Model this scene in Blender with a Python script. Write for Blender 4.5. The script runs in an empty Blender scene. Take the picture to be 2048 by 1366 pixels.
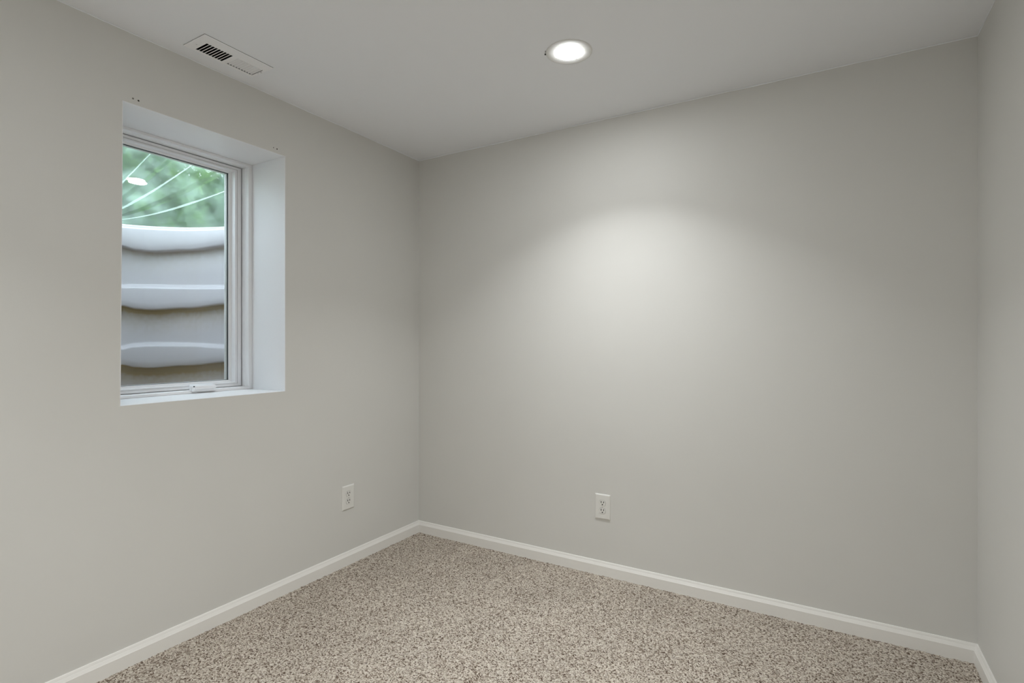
import bpy, bmesh, math, random
from mathutils import Vector, Matrix, noise

# ------------------------------------------------------------------ camera, world, exposure
random.seed(7)
sc = bpy.context.scene
COL = sc.collection
H = 2.30                      # ceiling height
W = 2.654                     # wall_left to wall_right
YR = -3.30                    # rear wall
CAMP = Vector((2.18013, -2.54905, 1.17453))
yaw, pit, rol = 0.534391488, 1.10272e-3, 7.94792e-4
F = Vector((-math.sin(yaw)*math.cos(pit), math.cos(yaw)*math.cos(pit), math.sin(pit)))
R = Vector((math.cos(yaw), math.sin(yaw), 0))
U = R.cross(F)
R2 = R*math.cos(rol) + U*math.sin(rol)
U2 = U*math.cos(rol) - R*math.sin(rol)
cam_d = bpy.data.cameras.new('camera')
cam_d.sensor_width = 36.0
cam_d.lens = 1065.8277/2048*36.0
cam_d.clip_start = 0.02
cam = bpy.data.objects.new('camera', cam_d)
COL.objects.link(cam)
M = Matrix((R2, U2, -F)).transposed().to_4x4()
M.translation = CAMP
cam.matrix_world = M
sc.camera = cam

sc.view_settings.view_transform = 'Standard'
sc.view_settings.look = 'None'
sc.view_settings.gamma = 1.0
sc.view_settings.use_curve_mapping = False
sc.view_settings.exposure = 0.0

SKY_STRENGTH = 6.0
LAMP_STRENGTH = 164.0      # glow of the diffusing lens
BEAM_POWER = 7.8         # watts of the beam each downlight throws down
BEAM_SPREAD = 112.0
LAMP_COLOR = (0.962, 0.985, 1.0)
world = bpy.data.worlds.new('overcast_sky')
sc.world = world
world.use_nodes = True
wn = world.node_tree
wn.nodes.clear()
wo = wn.nodes.new('ShaderNodeOutputWorld')
wb = wn.nodes.new('ShaderNodeBackground')
wb.inputs['Color'].default_value = (0.80, 0.85, 1.0, 1)
wb.inputs['Strength'].default_value = SKY_STRENGTH
wn.links.new(wb.outputs[0], wo.inputs[0])
# overcast sky: the zenith is about three times as bright as the horizon
wt = wn.nodes.new('ShaderNodeTexCoord')
wsx = wn.nodes.new('ShaderNodeSeparateXYZ')
wmx = wn.nodes.new('ShaderNodeMath'); wmx.operation = 'MAXIMUM'; wmx.inputs[1].default_value = 0.0
wma = wn.nodes.new('ShaderNodeMath'); wma.operation = 'MULTIPLY_ADD'; wma.inputs[1].default_value = SKY_STRENGTH*0.9; wma.inputs[2].default_value = SKY_STRENGTH*0.45
wn.links.new(wt.outputs['Generated'], wsx.inputs[0])
wn.links.new(wsx.outputs['Z'], wmx.inputs[0]); wn.links.new(wmx.outputs[0], wma.inputs[0])
wn.links.new(wma.outputs[0], wb.inputs['Strength'])

# ------------------------------------------------------------------ helpers
def srgb(r, g, b):
    def f(c):
        c /= 255.0
        return c/12.92 if c <= 0.04045 else ((c+0.055)/1.055)**2.4
    return (f(r), f(g), f(b), 1)

def mat(name, col=(0.8, 0.8, 0.8, 1), rough=0.5, spec=0.5, bump=None):
    m = bpy.data.materials.new(name)
    m.use_nodes = True
    n = m.node_tree
    p = n.nodes['Principled BSDF']
    p.inputs['Base Color'].default_value = col
    p.inputs['Roughness'].default_value = rough
    p.inputs['Specular IOR Level'].default_value = spec
    if bump:
        scale, strength, dist = bump
        tc = n.nodes.new('ShaderNodeTexCoord')
        nz = n.nodes.new('ShaderNodeTexNoise')
        nz.inputs['Scale'].default_value = scale
        nz.inputs['Detail'].default_value = 3
        bp = n.nodes.new('ShaderNodeBump')
        bp.inputs['Strength'].default_value = strength
        bp.inputs['Distance'].default_value = dist
        n.links.new(tc.outputs['Object'], nz.inputs['Vector'])
        n.links.new(nz.outputs['Fac'], bp.inputs['Height'])
        n.links.new(bp.outputs[0], p.inputs['Normal'])
    return m

def mottle(m, col_a, col_b, scale, lo=0.35, hi=0.65, detail=2):
    n = m.node_tree
    p = n.nodes['Principled BSDF']
    tc = n.nodes.new('ShaderNodeTexCoord')
    nz = n.nodes.new('ShaderNodeTexNoise')
    nz.inputs['Scale'].default_value = scale
    nz.inputs['Detail'].default_value = detail
    rp = n.nodes.new('ShaderNodeValToRGB')
    rp.color_ramp.elements[0].position = lo
    rp.color_ramp.elements[0].color = col_a
    rp.color_ramp.elements[1].position = hi
    rp.color_ramp.elements[1].color = col_b
    n.links.new(tc.outputs['Object'], nz.inputs['Vector'])
    n.links.new(nz.outputs['Fac'], rp.inputs['Fac'])
    n.links.new(rp.outputs['Color'], p.inputs['Base Color'])

def mesh_obj(name, verts, faces, m=None, parent=None, smooth=False):
    me = bpy.data.meshes.new(name)
    me.from_pydata([tuple(v) for v in verts], [], faces)
    me.update()
    if m:
        me.materials.append(m)
    if smooth:
        me.polygons.foreach_set('use_smooth', [True]*len(me.polygons))
    o = bpy.data.objects.new(name, me)
    COL.objects.link(o)
    if parent:
        o.parent = parent
    return o

def bm_obj(name, bm, m=None, parent=None, smooth=False, recalc=True):
    if recalc:
        bmesh.ops.recalc_face_normals(bm, faces=bm.faces)
    me = bpy.data.meshes.new(name)
    bm.to_mesh(me)
    bm.free()
    if m:
        me.materials.append(m)
    if smooth:
        me.polygons.foreach_set('use_smooth', [True]*len(me.polygons))
    o = bpy.data.objects.new(name, me)
    COL.objects.link(o)
    if parent:
        o.parent = parent
    return o

def add_box(bm, x0, x1, y0, y1, z0, z1, bev=0.0, seg=2, mtx=None):
    ret = bmesh.ops.create_cube(bm, size=1.0)
    vs = ret['verts']
    for v in vs:
        v.co = Vector((x0 + (v.co.x+0.5)*(x1-x0), y0 + (v.co.y+0.5)*(y1-y0), z0 + (v.co.z+0.5)*(z1-z0)))
    es = list({e for v in vs for e in v.link_edges})
    if bev > 0:
        r2 = bmesh.ops.bevel(bm, geom=es, offset=bev, segments=seg, affect='EDGES', profile=0.5)
        vs = list({v for f in r2['faces'] for v in f.verts} | {v for v in vs if v.is_valid})
    if mtx:
        for v in vs:
            v.co = mtx @ v.co
    return vs

def add_cyl(bm, c, r, h, axis='X', seg=24, r2=None):
    ret = bmesh.ops.create_cone(bm, cap_ends=True, segments=seg, radius1=r, radius2=r if r2 is None else r2, depth=h)
    rot = Matrix.Identity(3)
    if axis == 'X':
        rot = Matrix.Rotation(math.pi/2, 3, 'Y')
    elif axis == 'Y':
        rot = Matrix.Rotation(-math.pi/2, 3, 'X')
    for v in ret['verts']:
        v.co = rot @ v.co + Vector(c)
    return ret['verts']

def empty(name, loc, rz=0.0):
    o = bpy.data.objects.new(name, None)
    COL.objects.link(o)
    o.location = loc
    o.rotation_euler = (0, 0, rz)
    o.empty_display_size = 0.05
    return o

def tag(o, label=None, cat=None, group=None, kind=None):
    if label: o['label'] = label
    if cat: o['category'] = cat
    if group: o['group'] = group
    if kind: o['kind'] = kind
    return o

def grid_plate(name, us, vs, holes, to3, thick_dir, m, parent=None):
    """a slab from a rectangular grid with rectangular holes; holes are (i, j) cells left out"""
    bm = bmesh.new()
    top = {}; bot = {}
    def T(i, j):
        if (i, j) not in top: top[(i, j)] = bm.verts.new(to3(us[i], vs[j]))
        return top[(i, j)]
    def B(i, j):
        if (i, j) not in bot: bot[(i, j)] = bm.verts.new(Vector(to3(us[i], vs[j])) + Vector(thick_dir))
        return bot[(i, j)]
    nu, nv = len(us)-1, len(vs)-1
    solid = lambda i, j: 0 <= i < nu and 0 <= j < nv and (i, j) not in holes
    for i in range(nu):
        for j in range(nv):
            if not solid(i, j): continue
            bm.faces.new((T(i, j), T(i+1, j), T(i+1, j+1), T(i, j+1)))
            bm.faces.new((B(i, j+1), B(i+1, j+1), B(i+1, j), B(i, j)))
            for (di, dj, a, b) in ((-1, 0, (i, j+1), (i, j)), (1, 0, (i+1, j), (i+1, j+1)), (0, -1, (i, j), (i+1, j)), (0, 1, (i+1, j+1), (i, j+1))):
                if not solid(i+di, j+dj):
                    bm.faces.new((T(*b), T(*a), B(*a), B(*b)))
    return bm_obj(name, bm, m, parent)

# ------------------------------------------------------------------ materials
def wall_paint(name):
    m = mat(name, srgb(216, 215, 210.5), 0.50, 0.22, bump=(420, 0.10, 0.0008))
    mottle(m, srgb(215, 214, 209.5), srgb(217, 216, 211.5), 2.2, 0.3, 0.7, 3)
    return m
M_wall = wall_paint('greige_wall_paint')
M_ceil = mat('ceiling_paint', srgb(242, 244, 247), 0.75, 0.2, bump=(260, 0.10, 0.001))
M_trimw = mat('white_trim_paint', srgb(236, 234, 229), 0.35, 0.45)
M_reveal = mat('white_reveal_paint', srgb(243, 243, 244), 0.4, 0.4, bump=(150, 0.05, 0.0008))
M_vinyl = mat('white_vinyl', srgb(247, 247, 248), 0.30, 0.6)
M_gasket = mat('dark_gasket', srgb(58, 66, 72), 0.6, 0.3)
M_plastic = mat('white_plastic', srgb(228, 227, 222), 0.3, 0.5)
M_slot = mat('dark_slot', srgb(26, 25, 24), 0.8, 0.1)
M_metalw = mat('white_enamel_metal', srgb(247, 247, 248), 0.35, 0.8)
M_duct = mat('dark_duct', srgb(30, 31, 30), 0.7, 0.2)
M_concrete = mat('foundation_concrete', srgb(150, 148, 142), 0.9, 0.2, bump=(60, 0.4, 0.003))
M_steel = mat('screw_metal', srgb(200, 200, 196), 0.35, 0.5)

# carpet: cut pile of light and dark yarn tufts
def carpet_material():
    m = bpy.data.materials.new('fleck_carpet')
    m.use_nodes = True
    n = m.node_tree
    p = n.nodes['Principled BSDF']
    p.inputs['Roughness'].default_value = 1.0
    p.inputs['Specular IOR Level'].default_value = 0.05
    tc = n.nodes.new('ShaderNodeTexCoord')
    # warp so that the tufts are uneven
    wz = n.nodes.new('ShaderNodeTexNoise'); wz.inputs['Scale'].default_value = 120; wz.inputs['Detail'].default_value = 1
    vm = n.nodes.new('ShaderNodeVectorMath'); vm.operation = 'SCALE'; vm.inputs['Scale'].default_value = 0.006
    va = n.nodes.new('ShaderNodeVectorMath'); va.operation = 'ADD'
    n.links.new(tc.outputs['Object'], wz.inputs['Vector'])
    n.links.new(wz.outputs['Color'], vm.inputs[0])
    n.links.new(tc.outputs['Object'], va.inputs[0]); n.links.new(vm.outputs[0], va.inputs[1])
    vo = n.nodes.new('ShaderNodeTexVoronoi'); vo.inputs['Scale'].default_value = 250
    vo.voronoi_dimensions = '2D'
    n.links.new(va.outputs[0], vo.inputs['Vector'])
    sp = n.nodes.new('ShaderNodeSeparateColor')
    n.links.new(vo.outputs['Color'], sp.inputs[0])
    rp = n.nodes.new('ShaderNodeValToRGB')
    cr = rp.color_ramp
    cr.elements[0].position = 0.0; cr.elements[0].color = srgb(92, 76, 64)
    cr.elements[1].position = 1.0; cr.elements[1].color = srgb(238, 230, 218)
    for pos, c in ((0.12, srgb(128, 111, 97)), (0.30, srgb(176, 163, 148)), (0.60, srgb(208, 197, 182)), (0.85, srgb(228, 218, 204))):
        e = cr.elements.new(pos); e.color = c
    n.links.new(sp.outputs[0], rp.inputs['Fac'])
    # soft large variation of the pile
    lz = n.nodes.new('ShaderNodeTexNoise'); lz.inputs['Scale'].default_value = 3.2; lz.inputs['Detail'].default_value = 5
    n.links.new(tc.outputs['Object'], lz.inputs['Vector'])
    lr = n.nodes.new('ShaderNodeMapRange')
    lr.inputs['From Min'].default_value = 0.3; lr.inputs['From Max'].default_value = 0.7
    lr.inputs['To Min'].default_value = 0.87; lr.inputs['To Max'].default_value = 0.99
    n.links.new(lz.outputs['Fac'], lr.inputs['Value'])
    mx = n.nodes.new('ShaderNodeMix'); mx.data_type = 'RGBA'; mx.blend_type = 'MULTIPLY'; mx.inputs[0].default_value = 1.0
    n.links.new(rp.outputs['Color'], mx.inputs[6]); n.links.new(lr.outputs[0], mx.inputs[7])
    n.links.new(mx.outputs[2], p.inputs['Base Color'])
    bp = n.nodes.new('ShaderNodeBump'); bp.invert = True
    bp.inputs['Strength'].default_value = 0.85; bp.inputs['Distance'].default_value = 0.004
    n.links.new(vo.outputs['Distance'], bp.inputs['Height'])
    n.links.new(bp.outputs[0], p.inputs['Normal'])
    return m
M_carpet = carpet_material()

def pane_material(name, tint, base, extra, rough=0.0):
    m = bpy.data.materials.new(name)
    m.use_nodes = True
    n = m.node_tree
    n.nodes.clear()
    out = n.nodes.new('ShaderNodeOutputMaterial')
    tr = n.nodes.new('ShaderNodeBsdfTransparent'); tr.inputs['Color'].default_value = tint
    gl = n.nodes.new('ShaderNodeBsdfGlossy'); gl.inputs['Roughness'].default_value = rough
    lw = n.nodes.new('ShaderNodeLayerWeight'); lw.inputs['Blend'].default_value = 0.5
    pw = n.nodes.new('ShaderNodeMath'); pw.operation = 'POWER'; pw.inputs[1].default_value = 4.0
    ml = n.nodes.new('ShaderNodeMath'); ml.operation = 'MULTIPLY_ADD'; ml.inputs[1].default_value = extra; ml.inputs[2].default_value = base
    mx = n.nodes.new('ShaderNodeMixShader')
    n.links.new(lw.outputs['Facing'], pw.inputs[0]); n.links.new(pw.outputs[0], ml.inputs[0])
    n.links.new(ml.outputs[0], mx.inputs[0]); n.links.new(tr.outputs[0], mx.inputs[1]); n.links.new(gl.outputs[0], mx.inputs[2])
    n.links.new(mx.outputs[0], out.inputs[0])
    return m
M_glass = pane_material('window_glass', (0.985, 0.995, 0.99, 1), 0.035, 0.6)

# ------------------------------------------------------------------ window opening (a little out of square, as built)
YR0, YR1 = -0.949, -0.9475            # right edge, top and bottom
YL0, YL1 = -1.6134, -1.6198           # left edge, top and bottom
ZT, ZB = 2.0405, 0.9450
WX = 0.42                             # wall thickness
KT, KB = 0.64, 0.66                   # top and bottom frame members are slimmer
def corner(k, inset):
    # k: 0 bottom-left 1 bottom-right 2 top-right 3 top-left
    y = (YL1 + inset) if k == 0 else (YR1 - inset) if k == 1 else (YR0 - inset) if k == 2 else (YL0 + inset)
    z = (ZB + inset*KB) if k in (0, 1) else (ZT - inset*KT)
    return y, z
def sweep_frame(name, profile, m, parent=None):
    """closed polygon (inset, x) swept round the four corners of the opening"""
    n = len(profile)
    verts = []; faces = []
    for k in range(4):
        for (ins, x) in profile:
            y, z = corner(k, ins)
            verts.append((x, y, z))
    for k in range(4):
        a = k*n; b = ((k+1) % 4)*n
        for i in range(n):
            j = (i+1) % n
            faces.append((a+i, a+j, b+j, b+i))
    o = mesh_obj(name, verts, faces, m, parent)
    bm = bmesh.new(); bm.from_mesh(o.data); bmesh.ops.recalc_face_normals(bm, faces=bm.faces); bm.to_mesh(o.data); bm.free()
    return o

# wall_left with the opening
def build_wall_left():
    bm = bmesh.new()
    YA, YB = YR-0.12, 0.0
    Z0, Z1 = -0.02, H+0.0
    hole = [corner(k, -0.0022) for k in range(4)]
    outer = [(YA, Z0), (YB, Z0), (YB, Z1), (YA, Z1)]
    def ring(x):
        return [bm.verts.new((x, y, z)) for y, z in outer], [bm.verts.new((x, y, z)) for y, z in hole]
    o1, h1 = ring(0.0); o2, h2 = ring(-WX)
    for k in range(4):
        l = (k+1) % 4
        bm.faces.new((o1[k], o1[l], h1[l], h1[k]))
        bm.faces.new((o2[l], o2[k], h2[k], h2[l]))
        bm.faces.new((h1[k], h1[l], h2[l], h2[k]))
        bm.faces.new((o1[l], o1[k], o2[k], o2[l]))
    return bm_obj('wall_left', bm, M_wall)
wall_left = tag(build_wall_left(), 'greige painted wall with the deep window opening', 'wall', kind='structure')

def box_struct(name, x0, x1, y0, y1, z0, z1, m, label, cat='wall'):
    bm = bmesh.new(); add_box(bm, x0, x1, y0, y1, z0, z1)
    return tag(bm_obj(name, bm, m), label, cat, kind='structure')
box_struct('wall_back', 0.0, W, 0.0, 0.12, -0.02, H, M_wall, 'greige painted wall facing the camera, lit by the downlight')
box_struct('wall_right', W, W+0.12, YR-0.12, 0.12, -0.02, H, M_wall, 'greige painted wall at the right edge of the view')

# rear wall with a doorway closed by a white door (behind the camera)
dx0, dx1, dz = 1.45, 2.25, 2.03
grid_plate('wall_front', [0.0, dx0, dx1, W], [-0.02, dz, H], {(1, 0)}, lambda u, v: (u, YR, v), (0, -0.12, 0), M_wall)
tag(bpy.data.objects['wall_front'], 'greige painted wall behind the viewpoint with a doorway', 'wall', kind='structure')
bm = bmesh.new(); add_box(bm, dx0+0.004, dx1-0.004, YR-0.06, YR-0.02, 0.008, dz-0.004, 0.002, 1)
door = tag(bm_obj('door_1', bm, M_trimw), 'white closed door in the wall behind the viewpoint', 'door', kind='structure')
bm = bmesh.new()
for zz in ((0.18, 0.92), (1.02, 1.85)):
    for xx in ((dx0+0.12, dx0+0.36), (dx0+0.44, dx0+0.68)):
        add_box(bm, xx[0], xx[1], YR-0.022, YR-0.014, zz[0], zz[1], 0.003, 1)
bm_obj('door_panel', bm, M_trimw, door)
bm = bmesh.new(); add_cyl(bm, (dx0+0.07, YR-0.005, 0.95), 0.012, 0.05, 'Y'); add_cyl(bm, (dx0+0.07, YR+0.03, 0.95), 0.026, 0.03, 'Y', 28)
bm_obj('door_handle', bm, M_steel, door)

# ceiling with the register opening
VX0, VX1, VY0, VY1 = 0.0845, 0.2210, -1.4450, -1.1700     # register faceplate
ceil = grid_plate('ceiling', [-0.0, VX0+0.008, VX1-0.038, W], [YR, VY0+0.028, VY1-0.006, 0.0], {(1, 1)}, lambda u, v: (u, v, H), (0, 0, 0.10), M_ceil)
tag(ceil, 'pale grey painted ceiling with a register and a round downlight', 'ceiling', kind='structure')

# irregular bead of ceiling paint lapped on the tops of the walls
def cut_line(name, p0, p1, nrm, seed, label):
    p0 = Vector(p0); p1 = Vector(p1); nrm = Vector(nrm)
    L = (p1-p0).length; n = int(L/0.012)
    vs = []; fs = []
    for i in range(n+1):
        t = i/n; p = p0.lerp(p1, t)
        s = t*L
        w = 0.0032 + 0.0022*noise.noise(Vector((s*5, seed, 0))) + 0.0012*noise.noise(Vector((s*32, seed, 3)))
        w = max(0.0008, w)
        g = 0.0010 + 0.0006*noise.noise(Vector((s*18, seed, 9)))
        vs += [p, p + nrm*g*1.4, p + nrm*g - Vector((0, 0, w)), p - Vector((0, 0, w+0.0004))]
        if i:
            a = (i-1)*4; b = i*4
            for q in range(3):
                fs.append((a+q, b+q, b+q+1, a+q+1))
    o = mesh_obj(name, vs, fs, M_ceil, None, True)
    return tag(o, label, 'trim', kind='structure')
cut_line('trim_1', (0, YR, H), (0, 0, H), (1, 0, 0), 1.3, 'wavy paint line where the ceiling meets the window wall')
cut_line('trim_2', (0, 0, H), (W, 0, H), (0, -1, 0), 5.3, 'wavy paint line where the ceiling meets the wall facing the camera')
cut_line('trim_3', (W, YR, H), (W, 0, H), (-1, 0, 0), 8.7, 'wavy paint line where the ceiling meets the right wall')

# ------------------------------------------------------------------ carpet floor: a finely broken pile surface
def build_floor():
    step = 0.0065
    nx = int((W)/step)+1; ny = int((-YR)/step)+1
    verts = []
    rnd = random.random
    ap = verts.append
    for j in range(ny+1):
        y = YR + (-YR)*j/ny
        for i in range(nx+1):
            x = W*i/nx
            z = (rnd()-0.5)*0.0036 + 0.0012*noise.noise(Vector((x*9, y*9, 0)))
            # pile stands slightly proud, ragged, where it is tucked under the skirting
            d = min(x, W-x, -y)
            if d < 0.03:
                z += (0.03-d)/0.03*0.0025*(rnd()*1.6-0.5)
            ap((x+(rnd()-0.5)*0.003 if 0 < i < nx else x, y+(rnd()-0.5)*0.003 if 0 < j < ny else y, z))
    w = nx+1
    faces = [(j*w+i, j*w+i+1, (j+1)*w+i+1, (j+1)*w+i) for j in range(ny) for i in range(nx)]
    # underside so that the carpet has a thickness
    b = len(verts)
    verts += [(0, YR, -0.015), (W, YR, -0.015), (W, 0, -0.015), (0, 0, -0.015)]
    faces.append((b+3, b+2, b+1, b))
    o = mesh_obj('floor', verts, faces, M_carpet, None, True)
    return tag(o, 'beige and brown flecked cut pile carpet', 'carpet', kind='structure')
build_floor()

# ------------------------------------------------------------------ skirting boards
BBP = [(0.0, -0.012), (0.0125, -0.012), (0.0125, 0.0485), (0.0118, 0.0495), (0.0112, 0.0500), (0.0110, 0.0510), (0.0068, 0.0600),
       (0.0064, 0.0604), (0.0062, 0.0612), (0.0060, 0.0625), (0.0042, 0.0680), (0.0030, 0.0702), (0.0, 0.0705)]
def baseboard(name, path, sign, label):
    """path: list of (point, inward dir already mitred) """
    vs = []; fs = []
    n = len(BBP)
    for (px, py, dx, dy) in path:
        for (o, z) in BBP:
            vs.append((px+dx*o, py+dy*o, z))
    for k in range(len(path)-1):
        a = k*n; b = (k+1)*n
        for i in range(n-1):
            fs.append((a+i, b+i, b+i+1, a+i+1))
    fs.append(tuple(range(n))); fs.append(tuple(range(len(vs)-n, len(vs)))[::-1])
    o = mesh_obj(name, vs, fs, M_trimw)
    bm = bmesh.new(); bm.from_mesh(o.data); bmesh.ops.recalc_face_normals(bm, faces=bm.faces); bm.to_mesh(o.data); bm.free()
    return tag(o, label, 'baseboard', kind='structure')
baseboard('baseboard_left', [(0, YR, 1, 1), (0, 0, 1, -1)], 1, 'white moulded skirting board below the window wall')
baseboard('baseboard_back', [(0, 0, 1, -1), (W, 0, -1, -1)], 1, 'white moulded skirting board below the wall facing the camera')
baseboard('baseboard_right', [(W, 0, -1, -1), (W, YR, -1, 1)], 1, 'white moulded skirting board below the right wall')

# ------------------------------------------------------------------ window
rev = sweep_frame('trim_4', [(-0.0020, 0.0004), (0.0, 0.0004), (0.0, -0.262), (-0.0020, -0.262)], M_reveal)
tag(rev, 'white painted reveal lining the deep window opening', 'window reveal', kind='structure')

win = tag(empty('window_1', (-0.30, (YR0+YL0)/2, ZB)), 'white vinyl window with one sash looking out on the well', 'window', kind='structure')
def adopt(o, par):
    o.parent = par
    o.matrix_parent_inverse = Matrix.Translation(-Vector(par.location))
    return o
fr = adopt(sweep_frame('window_frame', [(-0.0020, -0.263), (0.0, -0.263), (0.0, -0.250), (0.0015, -0.2485), (0.0180, -0.2485), (0.0195, -0.250), (0.0195, -0.268),
     (0.0182, -0.2695), (0.0182, -0.2735), (0.0195, -0.275), (0.0195, -0.2945), (0.0165, -0.2955), (0.0165, -0.400), (-0.0020, -0.400)], M_vinyl), win)
sa = adopt(sweep_frame('sash', [(0.0215, -0.372), (0.0215, -0.3055), (0.0230, -0.3040), (0.0392, -0.3040), (0.0402, -0.3052), (0.0402, -0.3085), (0.0432, -0.3085),
     (0.0432, -0.3052), (0.0440, -0.3042), (0.0525, -0.3042), (0.0540, -0.3055), (0.0540, -0.3330), (0.0555, -0.3330), (0.0655, -0.3350), (0.0668, -0.3370), (0.0668, -0.372)], M_vinyl), win)
ga = adopt(sweep_frame('gasket', [(0.0660, -0.3395), (0.0688, -0.3395), (0.0688, -0.3452), (0.0660, -0.3452)], M_gasket), win)
spc = adopt(sweep_frame('spacer', [(0.0640, -0.3480), (0.0700, -0.3480), (0.0700, -0.3640), (0.0640, -0.3640)], M_steel), win)
def pane(name, x, th, tilt_y=0.0, tilt_z=0.0):
    bm = bmesh.new()
    pts = [corner(k, 0.067) for k in range(4)]
    a = [bm.verts.new((x, y, z)) for y, z in pts]
    b = [bm.verts.new((x-th, y, z)) for y, z in pts]
    cy, cz = -1.28, 1.49
    for v in a+b:
        v.co.x += tilt_z*(v.co.y-cy) + tilt_y*(v.co.z-cz)
    bm.faces.new(a); bm.faces.new(b[::-1])
    for k in range(4):
        bm.faces.new((a[k], b[k], b[(k+1) % 4], a[(k+1) % 4]))
    return adopt(bm_obj(name, bm, M_glass), win)
pane('glass', -0.3450, 0.003)
pane('glass', -0.3630, 0.003, 0.0065, 0.0)
# lock handle / folded crank operator on the bottom frame member
bm = bmesh.new()
add_box(bm, -0.268, -0.232, -1.2400, -1.1340, 0.9520, 0.9865, 0.007, 4)
for v in bm.verts:                                  # cover slopes to the front and narrows to the right
    if v.co.z > 0.975 and v.co.x > -0.245: v.co.z -= 0.006
    v.co.z -= 0.0030*(v.co.y+1.24)/0.106
h1 = adopt(bm_obj('crank_operator', bm, M_vinyl, None, True), win)
bm = bmesh.new()
add_box(bm, -0.240, -0.2275, -1.2320, -1.1420, 0.9605, 0.9700, 0.004, 3)
h2 = bm_obj('crank_handle', bm, M_vinyl, h1, True)
bm = bmesh.new(); add_cyl(bm, (-0.2325, -1.2355, 0.976), 0.0028, 0.004, 'X', 14)
bm_obj('pin_hole', bm, M_gasket, h1)

# ------------------------------------------------------------------ screw holes above the window and dabs of filler (parts of the wall)
def hole(y, z, r, m, name='screw_hole'):
    bm = bmesh.new(); add_cyl(bm, (0.0001, y, z), r, 0.0009, 'X', 12)
    bm_obj(name, bm, m, wall_left)
M_holed = mat('hole_dark', srgb(70, 66, 60), 0.9, 0.1)
M_holel = mat('hole_filled', srgb(128, 124, 117), 0.9, 0.1)
hole(-1.5633, 2.0609, 0.0032, M_holed); hole(-1.5814, 2.0620, 0.0032, M_holel)
hole(-0.9903, 2.0620, 0.0030, M_holed); hole(-1.0084, 2.0630, 0.0024, M_holel)

# ------------------------------------------------------------------ outlets
def outlet(name, loc, rz, label, group):
    """local frame: plate on the plane y=0 facing -y, centre at z=0"""
    root = tag(empty(name, loc, rz), label, 'electrical outlet', group)
    bm = bmesh.new()
    hw, hh, t = 0.0405, 0.0630, 0.0062
    def ringv(w, h, y):
        return [bm.verts.new(p) for p in ((-w, y, -h), (w, y, -h), (w, y, h), (-w, y, h))]
    rs = [ringv(hw, hh, 0.0), ringv(hw, hh, -0.0022), ringv(hw-0.0012, hh-0.0012, -0.0036), ringv(hw-0.0042, hh-0.0042, -t+0.0005), ringv(hw-0.0062, hh-0.0062, -t)]
    for a, b in zip(rs, rs[1:]):
        for k in range(4):
            l = (k+1) % 4
            bm.faces.new((a[k], a[l], b[l], b[k]))
    bm.faces.new(rs[-1]); bm.faces.new(rs[0][::-1])
    bm_obj('faceplate', bm, M_plastic, root)
    for s in (1, -1):
        cz = s*0.0195
        # receptacle face: round with flattened top and bottom, sunk a hair in a dark gap
        def disc(r, flat, y0, y1, m, nm, par):
            b2 = bmesh.new()
            pts = []
            for k in range(36):
                a = 2*math.pi*k/36
                pts.append((r*math.cos(a), max(-flat, min(flat, r*math.sin(a)))))
            v0 = [b2.verts.new((x, y0, cz+z)) for x, z in pts]; v1 = [b2.verts.new((x, y1, cz+z)) for x, z in pts]
            b2.faces.new(v0); b2.faces.new(v1[::-1])
            for k in range(36):
                l = (k+1) % 36
                b2.faces.new((v0[k], v1[k], v1[l], v0[l]))
            return bm_obj(nm, b2, m, par)
        rec = disc(0.0170, 0.0142, -0.0055, -0.0078, M_plastic, 'receptacle', root)
        disc(0.0178, 0.0150, -0.0050, -0.00635, mat_gap, 'gap', rec)
        for sx, hgt in ((-0.0066, 0.0100), (0.0066, 0.0088)):
            b3 = bmesh.new(); add_box(b3, sx-0.0017, sx+0.0017, -0.0082, -0.0070, cz+0.0045-hgt/2, cz+0.0045+hgt/2)
            bm_obj('blade_slot', b3, M_slot, rec)
        b3 = bmesh.new(); add_cyl(b3, (0, -0.0076, cz-0.0078), 0.0031, 0.0012, 'Y', 16)
        bm_obj('ground_slot', b3, M_slot, rec)
    b4 = bmesh.new(); add_cyl(b4, (0, -0.0066, 0), 0.0032, 0.0014, 'Y', 18)
    sc1 = bm_obj('screw', b4, M_plastic, root)
    b5 = bmesh.new(); add_box(b5, -0.0004, 0.0004, -0.0076, -0.0071, -0.0026, 0.0026)
    bm_obj('screw_slot', b5, mat_gap, sc1)
    return root
mat_gap = mat('shadow_gap', srgb(128, 126, 121), 0.8, 0.1)
outlet('wall_outlet', (0.0, -0.5673, 0.3550), math.pi/2, 'white duplex outlet on the window wall, low down near the corner', 'white duplex wall outlets')
outlet('wall_outlet', (1.2054, 0.0, 0.3450), 0.0, 'white duplex outlet on the wall facing the camera, above the long skirting', 'white duplex wall outlets')

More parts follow.
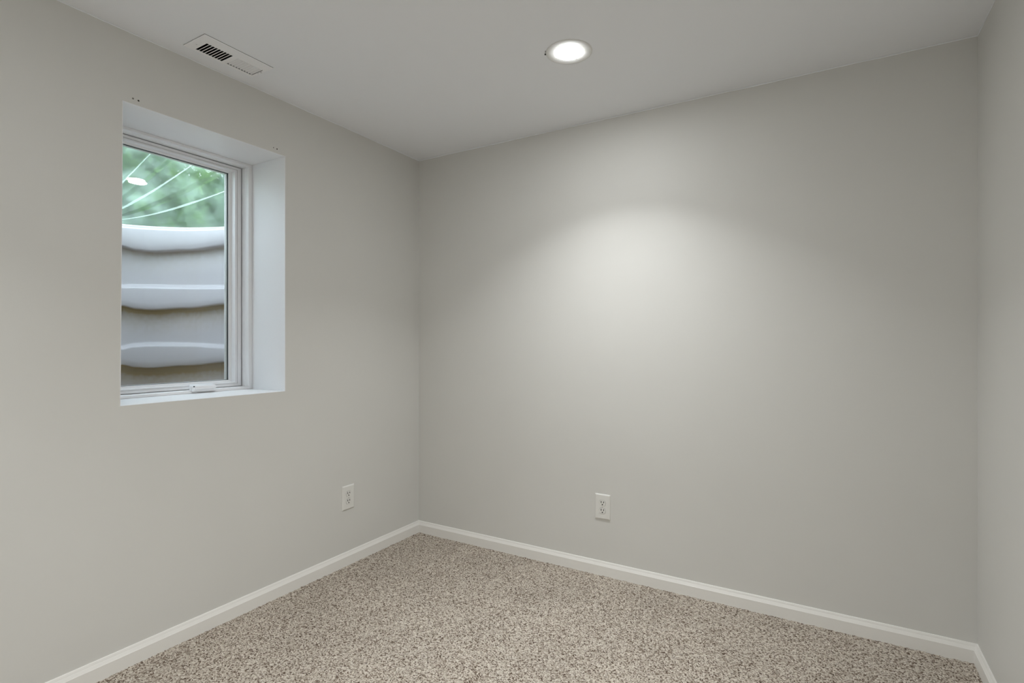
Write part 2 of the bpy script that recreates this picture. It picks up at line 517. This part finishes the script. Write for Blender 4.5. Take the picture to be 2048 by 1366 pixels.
# ------------------------------------------------------------------ ceiling register
reg = tag(empty('ceiling_vent', ((VX0+VX1)/2, (VY0+VY1)/2, H)), 'white metal register in the ceiling above the window wall, half its louvres open and dark', 'air vent')
rx, ry = reg.location.x, reg.location.y
SX0, SX1 = 0.0985-rx, 0.1750-rx                    # slot span across
zp = -0.0052                                       # face of the plate below the ceiling
def reg_plate():
    us = [VX0-rx, SX0, SX1, VX1-rx]
    ys = [VY0-ry]
    holes = set()
    y = -1.4120-ry; pitch = 0.01165; wsl = 0.0092
    slots = []
    for k in range(9):
        slots.append((y+k*pitch, y+k*pitch+wsl, 'L'))
    y2 = -1.2890-ry
    for k in range(9):
        slots.append((y2+k*pitch, y2+k*pitch+wsl, 'R'))
    y3 = y2+9*pitch
    slots.append((y3, y3+0.0032, 'E'))
    for a, b, _ in slots:
        ys += [a, b]
    ys.append(VY1-ry)
    for k in range(len(slots)):
        holes.add((1, 1+2*k))
    o = grid_plate('faceplate', us, ys, holes, lambda u, v: (u, v, zp), (0, 0, 0.0012), M_metalw, reg)
    return slots
slots = reg_plate()
# turned edge of the plate
bm = bmesh.new()
def rimring(ins, z):
    return [bm.verts.new(p) for p in ((VX0-rx+ins, VY0-ry+ins, z), (VX1-rx-ins, VY0-ry+ins, z), (VX1-rx-ins, VY1-ry-ins, z), (VX0-rx+ins, VY1-ry-ins, z))]
q = [rimring(0.0, zp+0.0002), rimring(-0.0022, zp+0.0018), rimring(-0.0026, -0.0016), rimring(0.0008, -0.0016), rimring(0.0008, zp+0.0006)]
for a, b in zip(q, q[1:]+q[:1]):
    for k in range(4):
        l = (k+1) % 4
        bm.faces.new((a[k], a[l], b[l], b[k]))
bm_obj('plate_rim', bm, M_metalw, reg)
# dark strip standing in for the shadow gap between plate and ceiling
bm = bmesh.new()
q = [rimring(-0.0022, -0.0017), rimring(-0.0022, 0.0), rimring(0.006, 0.0), rimring(0.006, -0.0017)]
for a, b in zip(q, q[1:]+q[:1]):
    for k in range(4):
        l = (k+1) % 4
        bm.faces.new((a[k], a[l], b[l], b[k]))
bm_obj('gap_shade', bm, M_duct, reg)
for a, b, side in slots:
    yc = (a+b)/2
    bm = bmesh.new()
    if side == 'L':      # edge on to the room side: one looks straight past them
        mt = Matrix.Translation((0, b+0.0002, zp)) @ Matrix.Rotation(math.radians(-48), 4, 'X')
        add_box(bm, SX0-0.001, SX1+0.001, -0.0004, 0.0004, 0.0, 0.0125, mtx=mt)
    elif side == 'R':
        mt = Matrix.Translation((0, a+0.0002, zp)) @ Matrix.Rotation(math.radians(-0), 4, 'X')
        mt = Matrix.Translation((0, b+0.0002, zp)) @ Matrix.Rotation(math.radians(50), 4, 'X')
        add_box(bm, SX0+0.0035, SX1+0.001, -0.0004, 0.0004, 0.0, 0.0110, mtx=mt)
    else:
        bm.free(); continue
    bm_obj('louvre', bm, M_metalw, reg)
bm = bmesh.new()                                     # damper rod under the open louvres
add_box(bm, (SX0+SX1)/2-0.003, (SX0+SX1)/2+0.003, slots[0][0]-0.004, slots[8][1]+0.004, 0.012, 0.016)
bm_obj('damper_rod', bm, M_duct, reg)
bm = bmesh.new()
add_box(bm, 0.152-rx, 0.157-rx, VY1-ry-0.0125, VY1-ry-0.0035, zp-0.006, zp, 0.001, 2)
bm_obj('damper_lever', bm, M_metalw, reg)
for sx, sy in (((VX0+VX1)/2-rx-0.016, VY0-ry+0.0155), ((VX0+VX1)/2-rx-0.016, VY1-ry-0.0075)):
    bm = bmesh.new(); add_cyl(bm, (sx, sy, zp-0.0008), 0.0030, 0.0018, 'Z', 16)
    s_ = bm_obj('screw', bm, M_metalw, reg)
    bm = bmesh.new(); add_box(bm, sx-0.0004, sx+0.0004, sy-0.0026, sy+0.0026, zp-0.0019, zp-0.0014)
    bm_obj('screw_slot', bm, mat_gap, s_)
# sheet-metal duct above (only its dark inside shows)
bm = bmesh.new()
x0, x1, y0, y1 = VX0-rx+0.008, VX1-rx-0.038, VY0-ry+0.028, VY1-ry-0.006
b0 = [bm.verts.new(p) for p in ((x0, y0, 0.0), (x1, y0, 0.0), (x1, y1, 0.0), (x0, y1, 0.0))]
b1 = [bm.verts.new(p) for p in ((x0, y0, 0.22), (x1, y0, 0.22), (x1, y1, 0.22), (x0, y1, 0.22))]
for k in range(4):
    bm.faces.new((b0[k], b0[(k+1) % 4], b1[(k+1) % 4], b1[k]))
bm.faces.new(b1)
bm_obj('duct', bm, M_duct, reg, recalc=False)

# ------------------------------------------------------------------ downlights
def lathe(name, prof, m, parent, seg=64, smooth=True):
    vs = []; fs = []
    n = len(prof)
    for k in range(seg):
        a = 2*math.pi*k/seg
        for r, z in prof:
            vs.append((r*math.cos(a), r*math.sin(a), z))
    for k in range(seg):
        l = (k+1) % seg
        for i in range(n-1):
            fs.append((k*n+i, l*n+i, l*n+i+1, k*n+i+1))
    o = mesh_obj(name, vs, fs, m, parent, smooth)
    bm = bmesh.new(); bm.from_mesh(o.data)
    bmesh.ops.remove_doubles(bm, verts=bm.verts, dist=1e-5)
    bmesh.ops.recalc_face_normals(bm, faces=bm.faces)
    bm.to_mesh(o.data); bm.free()
    return o
M_lens = bpy.data.materials.new('lit_lens')
M_lens.use_nodes = True
pn = M_lens.node_tree.nodes['Principled BSDF']
pn.inputs['Base Color'].default_value = (0.9, 0.9, 0.88, 1)
pn.inputs['Emission Color'].default_value = LAMP_COLOR + (1,)
pn.inputs['Emission Strength'].default_value = LAMP_STRENGTH
def downlight(x, y, label):
    root = tag(empty('recessed_downlight', (x, y, H)), label, 'ceiling light', 'round ceiling downlights')
    lathe('trim_ring', [(0.0895, 0.0), (0.0895, -0.0012), (0.0885, -0.0020), (0.0870, -0.0022), (0.0840, -0.0021), (0.0600, -0.0019), (0.0545, -0.0006)], M_ceilring, root)
    lathe('lens', [(0.0546, -0.0006), (0.0540, -0.0020), (0.0450, -0.0030), (0.0300, -0.0035), (0.0150, -0.0037), (0.00001, -0.0038)], M_lens, root)
    ld = bpy.data.lights.new('downlight_beam', 'AREA')
    ld.shape = 'DISK'; ld.size = 0.10; ld.energy = BEAM_POWER; ld.color = LAMP_COLOR
    ld.spread = math.radians(BEAM_SPREAD)
    lo = bpy.data.objects.new('beam', ld); COL.objects.link(lo)
    lo.parent = root; lo.location = (0, 0, -0.0045)
    return root
M_ceilring = mat('white_trim_ring', srgb(226, 226, 223), 0.5, 0.3)
lampA = downlight(1.3174, -0.6589, 'round white recessed downlight, lit, in the ceiling near the back wall')
# chipped edge of the cut-out beside the ring
for k, (a, rr, w, h) in enumerate(((200, 0.0925, 0.0055, 0.0085), (207, 0.0915, 0.0034, 0.0036), (214, 0.0920, 0.0034, 0.0046))):
    bm = bmesh.new()
    an = math.radians(a)
    mt = Matrix.Translation((rr*math.cos(an), rr*math.sin(an), -0.0003)) @ Matrix.Rotation(an, 4, 'Z')
    add_box(bm, -w/2, w/2, -h/2, h/2, -0.0009, 0.0004, 0.0002, 1, mtx=mt)
    bm_obj('plaster_chip', bm, M_slot, lampA)
fillB = downlight(1.00, -2.62, 'added unseen fill downlight, round and white, lit, in the ceiling by the window wall behind the viewpoint')  # assumed extra lamp, added out of view to brighten the room
fillC = downlight(1.86, -2.60, 'added unseen fill downlight, round and white, lit, in the ceiling right over the viewpoint')  # second added lamp, unseen overhead, lifting the walls and ceiling

# ------------------------------------------------------------------ window well
WCX, WCY, WA, WB = -0.42, -1.29, 0.80, 0.55
def lerp_tab(tab, a):
    if a <= tab[0][0]: return tab[0][1]
    for (a0, v0), (a1, v1) in zip(tab, tab[1:]):
        if a <= a1:
            t = (a-a0)/(a1-a0); t = t*t*(3-2*t)
            return v0+(v1-v0)*t
    return tab[-1][1]
botd = [(-90, -0.095), (-60, -0.105), (-28, -0.135), (-20, -0.126), (0, -0.110), (18.6, -0.118), (25.5, -0.133), (31.5, -0.137), (48, -0.125), (69, -0.104), (90, -0.095)]
tier3 = [(-90, -0.01), (0, -0.02), (18.6, -0.016), (24.7, -0.003), (31.5, 0.002), (48, 0.001), (69, -0.010), (90, -0.014)]
tops = [1.822, 1.495, 1.170, 0.845]
M_well = mat('white_well_plastic', srgb(190, 186, 190), 0.28, 0.5)
def well_tan():
    n = M_well.node_tree; p = n.nodes['Principled BSDF']
    at = n.nodes.new('ShaderNodeAttribute'); at.attribute_name = 'tan_amount'
    tc = n.nodes.new('ShaderNodeTexCoord')
    nz = n.nodes.new('ShaderNodeTexNoise'); nz.inputs['Scale'].default_value = 45; nz.inputs['Detail'].default_value = 6
    n.links.new(tc.outputs['Object'], nz.inputs['Vector'])
    ad = n.nodes.new('ShaderNodeMath'); ad.operation = 'MULTIPLY_ADD'; ad.inputs[1].default_value = 0.9; ad.inputs[2].default_value = -0.35
    n.links.new(nz.outputs['Fac'], ad.inputs[0])
    sm = n.nodes.new('ShaderNodeMath'); sm.operation = 'ADD'
    n.links.new(at.outputs['Fac'], sm.inputs[0]); n.links.new(ad.outputs[0], sm.inputs[1])
    mu = n.nodes.new('ShaderNodeMath'); mu.operation = 'MULTIPLY'; mu.use_clamp = True
    n.links.new(sm.outputs[0], mu.inputs[0]); n.links.new(at.outputs['Fac'], mu.inputs[1])
    mx = n.nodes.new('ShaderNodeMix'); mx.data_type = 'RGBA'
    mx.inputs[6].default_value = srgb(190, 186, 190); mx.inputs[7].default_value = srgb(150, 126, 70)
    n.links.new(mu.outputs[0], mx.inputs[0]); n.links.new(mx.outputs[2], p.inputs['Base Color'])
well_tan()
def build_well():
    NP = 150
    # tan tone peaks just below each rib and deepens towards the bottom
    verts = []; tan_amount = []; cols = None
    for i in range(NP+1):
        a = -90 + 180*i/NP
        prof = []                                # (z, inward offset, tan_amount)
        for ti, zt in enumerate(tops):
            dz = lerp_tab(tier3, a) if ti >= 2 else lerp_tab(tier3, a)*(0.25 if ti == 1 else 0.0)
            z = zt + dz
            # ribs are faceted in plan: flat faces between soft corners
            fac = 0.012*abs(math.cos(math.radians((a-25)*180/50.0)))
            pr = 0.030 + fac*0.6
            zb = zt + lerp_tab(botd, a)
            d = (0.62, 1.05, 1.45, 1.5)[ti]
            if ti == 0:
                prof += [(z+0.004, -0.050, 0), (z+0.004, -0.020, 0), (z-0.001, -0.004, 0), (z-0.006, 0.001, 0), (z-0.0125, 0.002, 0), (z-0.0135, 0.006, 0), (z-0.0175, 0.014, 0), (z-0.0215, pr-0.004, 0), (z-0.0260, pr, 0)]
            else:
                prof += [(z+0.012, 0.002, 0.05*d), (z+0.003, 0.003, 0.03*d), (z-0.004, 0.005, 0.0), (z-0.0065, 0.009, 0), (z-0.0125, 0.018, 0), (z-0.0185, pr-0.005, 0), (z-0.0225, pr-0.0008, 0), (z-0.027, pr, 0)]
            prof += [(zb+0.030, pr, 0), (zb+0.0035, pr, 0.05*d), (zb+0.0008, pr-0.0015, 0.2*d), (zb-0.0004, pr-0.005, 0.5*d), (zb-0.002, -0.006, 0.9*d), (zb-0.005, -0.013, 1.0*d),
                     (zb-0.018, -0.016, 1.0*d), (zb-0.035, -0.014, 0.72*d), (zb-0.060, -0.010, 0.52*d), (zb-0.100, -0.005, 0.36*d), (zb-0.150, 0.000, 0.18*d)]
        prof.append((0.50, 0.0, 0.6))
        if cols is None: cols = len(prof)
        ar = math.radians(a)
        for z, off, d in prof:
            verts.append((WCX - (WA-off)*math.cos(ar), WCY + (WB-off)*math.sin(ar), z)); tan_amount.append(d)
    faces = []
    for i in range(NP):
        for j in range(cols-1):
            faces.append((i*cols+j, i*cols+j+1, (i+1)*cols+j+1, (i+1)*cols+j))
    o = mesh_obj('window_well', verts, faces, M_well, None, True)
    at = o.data.attributes.new('tan_amount', 'FLOAT', 'POINT')
    at.data.foreach_set('value', tan_amount)
    md = o.modifiers.new('thickness', 'SOLIDIFY'); md.thickness = 0.004; md.offset = 1
    return tag(o, 'white ribbed plastic window well outside the window, tan in its grooves', 'window well')
build_well()

# clear bubble cover with pressed ribs
def cover_material():
    m = bpy.data.materials.new('clear_cover_plastic')
    m.use_nodes = True
    n = m.node_tree; n.nodes.clear()
    out = n.nodes.new('ShaderNodeOutputMaterial')
    tr = n.nodes.new('ShaderNodeBsdfTransparent'); tr.inputs['Color'].default_value = (0.90, 0.97, 0.95, 1)
    tl = n.nodes.new('ShaderNodeBsdfTranslucent'); tl.inputs['Color'].default_value = (0.42, 0.60, 0.50, 1)
    rf = n.nodes.new('ShaderNodeBsdfRefraction'); rf.inputs['IOR'].default_value = 1.08; rf.inputs['Roughness'].default_value = 0.34; rf.inputs['Color'].default_value = (0.90, 0.97, 0.95, 1)
    gl = n.nodes.new('ShaderNodeBsdfGlossy'); gl.inputs['Roughness'].default_value = 0.08
    tc = n.nodes.new('ShaderNodeTexCoord')
    nz = n.nodes.new('ShaderNodeTexNoise'); nz.inputs['Scale'].default_value = 7; nz.inputs['Detail'].default_value = 3
    n.links.new(tc.outputs['Object'], nz.inputs['Vector'])
    mr = n.nodes.new('ShaderNodeMapRange'); mr.inputs['From Min'].default_value = 0.35; mr.inputs['From Max'].default_value = 0.7
    mr.inputs['To Min'].default_value = 0.07; mr.inputs['To Max'].default_value = 0.34
    n.links.new(nz.outputs['Fac'], mr.inputs['Value'])
    bp = n.nodes.new('ShaderNodeBump'); bp.inputs['Strength'].default_value = 0.3; bp.inputs['Distance'].default_value = 0.02
    n.links.new(nz.outputs['Fac'], bp.inputs['Height'])
    n.links.new(bp.outputs[0], gl.inputs['Normal']); n.links.new(bp.outputs[0], rf.inputs['Normal'])
    m0 = n.nodes.new('ShaderNodeMixShader'); m0.inputs[0].default_value = 0.80
    n.links.new(tr.outputs[0], m0.inputs[1]); n.links.new(rf.outputs[0], m0.inputs[2])
    m1 = n.nodes.new('ShaderNodeMixShader')
    lw2 = n.nodes.new('ShaderNodeLayerWeight'); lw2.inputs['Blend'].default_value = 0.5
    pw2 = n.nodes.new('ShaderNodeMath'); pw2.operation = 'POWER'; pw2.inputs[1].default_value = 5.0
    ad2 = n.nodes.new('ShaderNodeMath'); ad2.operation = 'ADD'; ad2.use_clamp = True
    sc2 = n.nodes.new('ShaderNodeMath'); sc2.operation = 'MULTIPLY'; sc2.inputs[1].default_value = 0.6; n.links.new(pw2.outputs[0], sc2.inputs[0])
    n.links.new(lw2.outputs['Facing'], pw2.inputs[0]); n.links.new(sc2.outputs[0], ad2.inputs[0]); n.links.new(mr.outputs[0], ad2.inputs[1])
    n.links.new(ad2.outputs[0], m1.inputs[0]); n.links.new(m0.outputs[0], m1.inputs[1]); n.links.new(tl.outputs[0], m1.inputs[2])
    lw = n.nodes.new('ShaderNodeLayerWeight'); lw.inputs['Blend'].default_value = 0.5
    pw = n.nodes.new('ShaderNodeMath'); pw.operation = 'POWER'; pw.inputs[1].default_value = 3.0
    ml = n.nodes.new('ShaderNodeMath'); ml.operation = 'MULTIPLY_ADD'; ml.inputs[1].default_value = 0.5; ml.inputs[2].default_value = 0.05
    n.links.new(lw.outputs['Facing'], pw.inputs[0]); n.links.new(pw.outputs[0], ml.inputs[0])
    m2 = n.nodes.new('ShaderNodeMixShader')
    n.links.new(ml.outputs[0], m2.inputs[0]); n.links.new(m1.outputs[0], m2.inputs[1]); n.links.new(gl.outputs[0], m2.inputs[2])
    n.links.new(m2.outputs[0], out.inputs[0])
    return m
M_cover = cover_material()
def build_cover():
    NV, NU = 420, 60
    ribs = [-0.74, -0.40, -0.04, 0.32, 0.62, 0.90]
    verts = []; faces = []
    A, B = WA+0.045, WB+0.045
    for j in range(NU+1):
        u = j/NU
        u = math.sin(u*math.pi/2)*0.9995
        half = B*math.sqrt(max(0.0, 1-u*u))
        for i in range(NV+1):
            v = -1 + 2*i/NV
            x = WCX - A*u
            y = WCY + half*v
            h = (max(0.0, 1-u**1.45))*(max(0.0, 1-abs(v)**2.6))**0.75
            z = 1.832 + 0.40*h
            rb = 0.0
            for c in ribs:
                d = abs(v-c)/0.070
                if d < 1.0: rb = 1.0
                elif d < 1.22: rb = (1.22-d)/0.22
            z += 0.022*rb*min(1.0, h*4)
            verts.append((x-0.006, y, z))
    w = NV+1
    for j in range(NU):
        for i in range(NV):
            faces.append((j*w+i, j*w+i+1, (j+1)*w+i+1, (j+1)*w+i))
    o = mesh_obj('well_cover', verts, faces, M_cover, None, True)
    return tag(o, 'clear ribbed plastic bubble cover over the window well', 'window well cover')
build_cover()

# ground round the well and its stony bottom
M_soil = mat('lawn_soil', srgb(88, 104, 58), 1.0, 0.1)
mottle(M_soil, srgb(70, 92, 44), srgb(118, 138, 76), 14, 0.35, 0.65, 5)
def build_ground():
    NP = 64; verts = []; faces = []
    rings = [0.0, 0.15, 0.5, 1.2, 2.5, 5.0, 9.0, 14.0]
    n = len(rings)
    for i in range(NP+1):
        a = math.radians(-90 + 180*i/NP)
        for r in rings:
            x = WCX - (WA+0.05+r)*math.cos(a) if r or True else 0
            if i in (0, NP): x = WCX
            y = WCY + (WB+0.05+r)*math.sin(a)
            z = 1.765 + 0.045*max(0, r-0.2) + 0.02*noise.noise(Vector((x*3, y*3, 1)))
            verts.append((x, y, z))
    for i in range(NP):
        for j in range(n-1):
            faces.append((i*n+j, i*n+j+1, (i+1)*n+j+1, (i+1)*n+j))
    o = mesh_obj('ground', verts, faces, M_soil, None, True)
    md = o.modifiers.new('thickness', 'SOLIDIFY'); md.thickness = 0.03; md.offset = -1
    return tag(o, 'green lawn around the window well', 'lawn', kind='structure')
build_ground()
M_gravel = mat('well_gravel', srgb(168, 150, 118), 0.9, 0.2, bump=(60, 0.8, 0.01))
mottle(M_gravel, srgb(140, 120, 88), srgb(190, 176, 148), 40)
vs = [(WCX, WCY, 0.56)] + [(WCX-(WA-0.004)*math.cos(math.radians(a)), WCY+(WB-0.004)*math.sin(math.radians(a)), 0.56) for a in range(-90, 91, 6)]
tag(mesh_obj('gravel', vs, [(0, i, i+1) for i in range(1, len(vs)-1)], M_gravel), 'tan gravel in the bottom of the window well', 'gravel', kind='stuff')

# shrubs beyond the well: clouds of leaves on branching stems
def leaf_mat(name, c1, c2):
    m = mat(name, c1, 0.55, 0.3); mottle(m, c1, c2, 6, 0.35, 0.65, 3)
    return m
LM = [leaf_mat('leaf_green', srgb(66, 112, 48), srgb(120, 158, 76)), leaf_mat('leaf_dark', srgb(56, 100, 50), srgb(104, 146, 78)), leaf_mat('leaf_bright', srgb(86, 130, 52), srgb(132, 166, 90))]
M_bark = mat('bark', srgb(92, 78, 62), 0.9, 0.1)
def shrub(x, y, z0, r, h, n, lm, label):
    root = tag(empty('shrub', (x, y, z0)), label, 'shrub', 'shrubs beyond the window well')
    rg = random.Random(int(x*1000)+int(y*77))
    vs = []; fs = []
    lobes = [(rg.uniform(-0.55, 0.55)*r, rg.uniform(-0.55, 0.55)*r, rg.uniform(0.25, 0.85)*h, rg.uniform(0.35, 0.6)*r) for _ in range(9)]
    for _ in range(n):
        lx, ly, lz, lr = rg.choice(lobes)
        d = Vector((rg.gauss(0, 1), rg.gauss(0, 1), rg.gauss(0, 1))).normalized()*lr*(rg.random()**0.4)
        c = Vector((lx, ly, lz)) + d
        if c.z < 0.05: c.z = 0.05 + rg.random()*0.1
        s = rg.uniform(0.03, 0.065)
        rot = Matrix.Rotation(rg.uniform(0, 6.28), 3, 'Z') @ Matrix.Rotation(rg.uniform(-1.2, 1.2), 3, 'X')
        k = len(vs)
        for p in ((-0.45, 0, 0), (0, -1, 0.12), (0.45, 0, 0), (0, 1, 0.12)):
            vs.append(c + rot @ (Vector(p)*s))
        fs.append((k, k+1, k+2, k+3))
    mesh_obj('foliage', vs, fs, lm, root)
    bm = bmesh.new()
    for lx, ly, lz, lr in lobes[:6]:
        p1 = Vector((lx, ly, lz)); p0 = Vector((lx*0.12, ly*0.12, -0.02))
        L = (p1-p0).length
        ret = bmesh.ops.create_cone(bm, cap_ends=True, segments=8, radius1=0.022, radius2=0.008, depth=L)
        q_ = Vector((0, 0, 1)).rotation_difference(p1-p0).to_matrix()
        for v in ret['verts']: v.co = q_ @ v.co + (p0+p1)/2
    bm_obj('stem', bm, M_bark, root)
    return root
def gz(x, y):
    r = math.hypot(x-WCX, y-WCY)-0.75
    return 1.765+0.045*max(0, r-0.2)
S = [(-2.8, -0.45, 0.72, 1.25, 5200, 0, 'leafy green shrub nearest the window well'),
     (-3.9, 0.95, 0.80, 1.8, 5200, 1, 'taller dark green shrub beyond the right of the well'),
     (-2.5, 1.55, 0.65, 1.3, 4200, 2, 'bright green shrub close to the house wall'),
     (-4.5, -0.75, 0.9, 1.9, 5200, 1, 'dark green shrub at the back left of the lawn'),
     (-6.2, 0.6, 1.2, 2.8, 5200, 0, 'tall green shrub at the far side of the lawn')]
for x, y, r, h, n, k, lb in S:
    shrub(x, y, gz(x, y), r, h, n, LM[k], lb)
